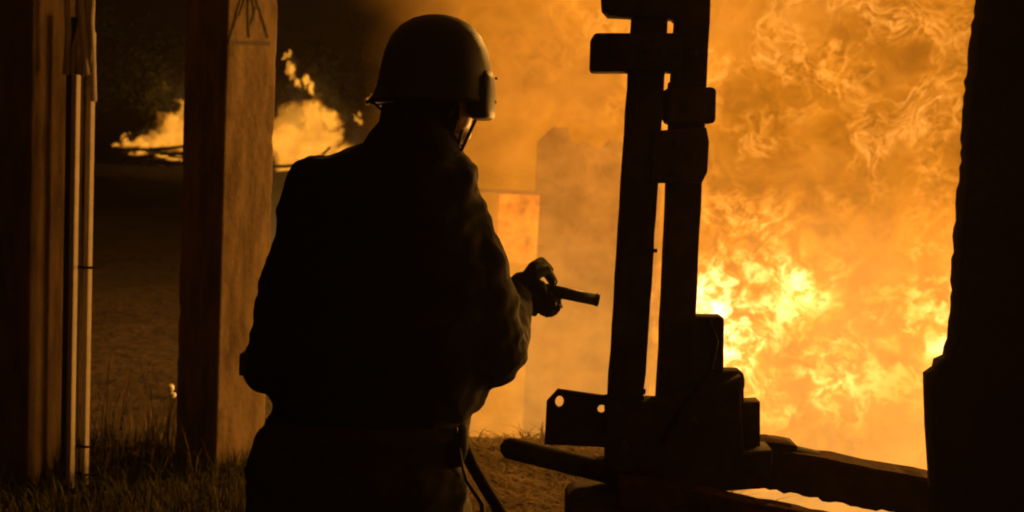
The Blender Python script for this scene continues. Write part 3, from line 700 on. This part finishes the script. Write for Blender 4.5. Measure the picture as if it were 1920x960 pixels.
# gloved hands: palm, four fingers, thumb
def hand(name, wrist, palm, knuckles, tips, thumb, r):
    bm = bmesh.new()
    capsule(bm, [wrist, wrist.lerp(palm, .5), palm], [.036, .036, .034], 14)
    for (k0, mid, tip), rr_ in zip(tips, r):
        capsule(bm, [palm, k0, mid, tip], [.016, rr_, rr_ * .95, rr_ * .85], 10)
    capsule(bm, thumb, [.017, .0125, .0105, .009], 10)
    return link(name, remeshed(bm, .0035, 1), M['glove'], per, True)
y0 = Yl
hand('glove', P(958, 562, y0 - .07), P(978, 532, y0 - .035), None,
     [(P(1000, 500, y0 - .04), P(1015, 491, y0 + .00), P(1030, 506, y0 + .03)),
      (P(1001, 514, y0 - .045), P(1024, 507, y0 - .015), P(1037, 528, y0 + .015)),
      (P(1000, 533, y0 - .05), P(1014, 535, y0 - .04), P(1020, 556, y0 - .03)),
      (P(995, 552, y0 - .05), P(1006, 562, y0 - .045), P(1008, 578, y0 - .03))],
     [P(974, 545, y0 - .03), P(984, 568, y0 - .055), P(994, 582, y0 - .05), P(1002, 588, y0 - .035)], (.0155, .0165, .016, .0145))
hand('glove', P(868, 580, y0 + .04), P(900, 560, y0 + .05), None,
     [(P(918, 540, y0 + .06), P(928, 525, y0 + .05), P(925, 510, y0 + .03)), (P(922, 548, y0 + .06), P(938, 535, y0 + .05), P(938, 516, y0 + .03)),
      (P(922, 556, y0 + .05), P(944, 545, y0 + .04), P(948, 524, y0 + .02)), (P(920, 564, y0 + .04), P(940, 558, y0 + .03), P(952, 538, y0 + .01))],
     [P(895, 560, y0 + .03), P(900, 540, y0 + .02), P(908, 522, y0 + .01), P(916, 510, y0 + .01)], (.0115, .012, .0115, .010))
tube('cuff', [P(950, 580, Ys + .28), P(962, 558, Ys + .31)], [.046, .043], M['cloth'], per, 16)

# ------------------------------------------------------------------ straw and grass on the ground
def blades(name, n, area, length, flat, m, label, cat, seed, wd=0.004):
    rnd = random.Random(seed); v, f = [], []
    for _ in range(n):
        x, y = area(rnd)
        z = ground_z(x, y); L = length * rnd.uniform(.5, 1.4); a = rnd.uniform(0, 2 * pi); up = (1 - flat) * rnd.uniform(.5, 1)
        d = Vector((cos(a), sin(a), 0)) * (1 - up * .7); prev = Vector((x, y, z)); s = Vector((-sin(a), cos(a), 0)) * wd * rnd.uniform(.6, 1.4); i = len(v)
        bend = rnd.uniform(-.4, .4)
        for k in range(4):
            ww = s * (1 - k / 3.3); v += [prev - ww, prev + ww]
            prev = prev + (d * (0.5 + .35 * k) + Vector((0, 0, up * (1.3 - .45 * k) + flat * (.30 - .2 * k)))) * L / 3 + Vector((-sin(a), cos(a), 0)) * bend * L * .12 * k
        for k in range(3): f.append((i + 2 * k, i + 2 * k + 1, i + 2 * k + 3, i + 2 * k + 2))
    o = mesh_obj(name, v, f, m); return tag(o, label, cat, kind='stuff')
def strip(x0, x1, ya, yb):
    return lambda r: (r.uniform(x0, x1), r.uniform(ya, yb))
blades('straw', 15000, lambda r: ((lambda x: (x, r.uniform(3.4, 5.55 + .12 * noise.noise(Vector((x * 2, 0, 0))))))(r.uniform(-.75, 1.1))), .26, .8, M['straw'], 'flattened dry straw covering the ground below the handle bar', 'straw', 1, .006)
blades('grass', 5500, lambda r: (r.uniform(-2.9, -.7), r.uniform(3.9, 5.25)), .13, .0, M['grass'], 'green grass growing round the feet of the pillars', 'grass', 2, .0028)
blades('tall_grass', 260, lambda r: (r.uniform(-2.0, -1.3), r.uniform(4.6, 5.6)), .42, .0, M['straw'], 'tall dry stalks standing between the pipes and the marked pillar', 'grass', 3, .0022)

# ------------------------------------------------------------------ smoky night air
hz = box_bm(0, 105, 30, 540, 480, 70)
hv = bpy.data.materials.new('smoky_air'); hv.use_nodes = True; ht = hv.node_tree; ht.nodes.clear()
ho = ht.nodes.new('ShaderNodeOutputMaterial'); pv = ht.nodes.new('ShaderNodeVolumePrincipled')
pv.inputs['Color'].default_value = (0.85, 0.80, 0.72, 1); pv.inputs['Density'].default_value = 0.0012; pv.inputs['Anisotropy'].default_value = 0.65
ht.links.new(pv.outputs[0], ho.inputs['Volume'])
tag(bm_obj('haze', hz, hv), kind='stuff')
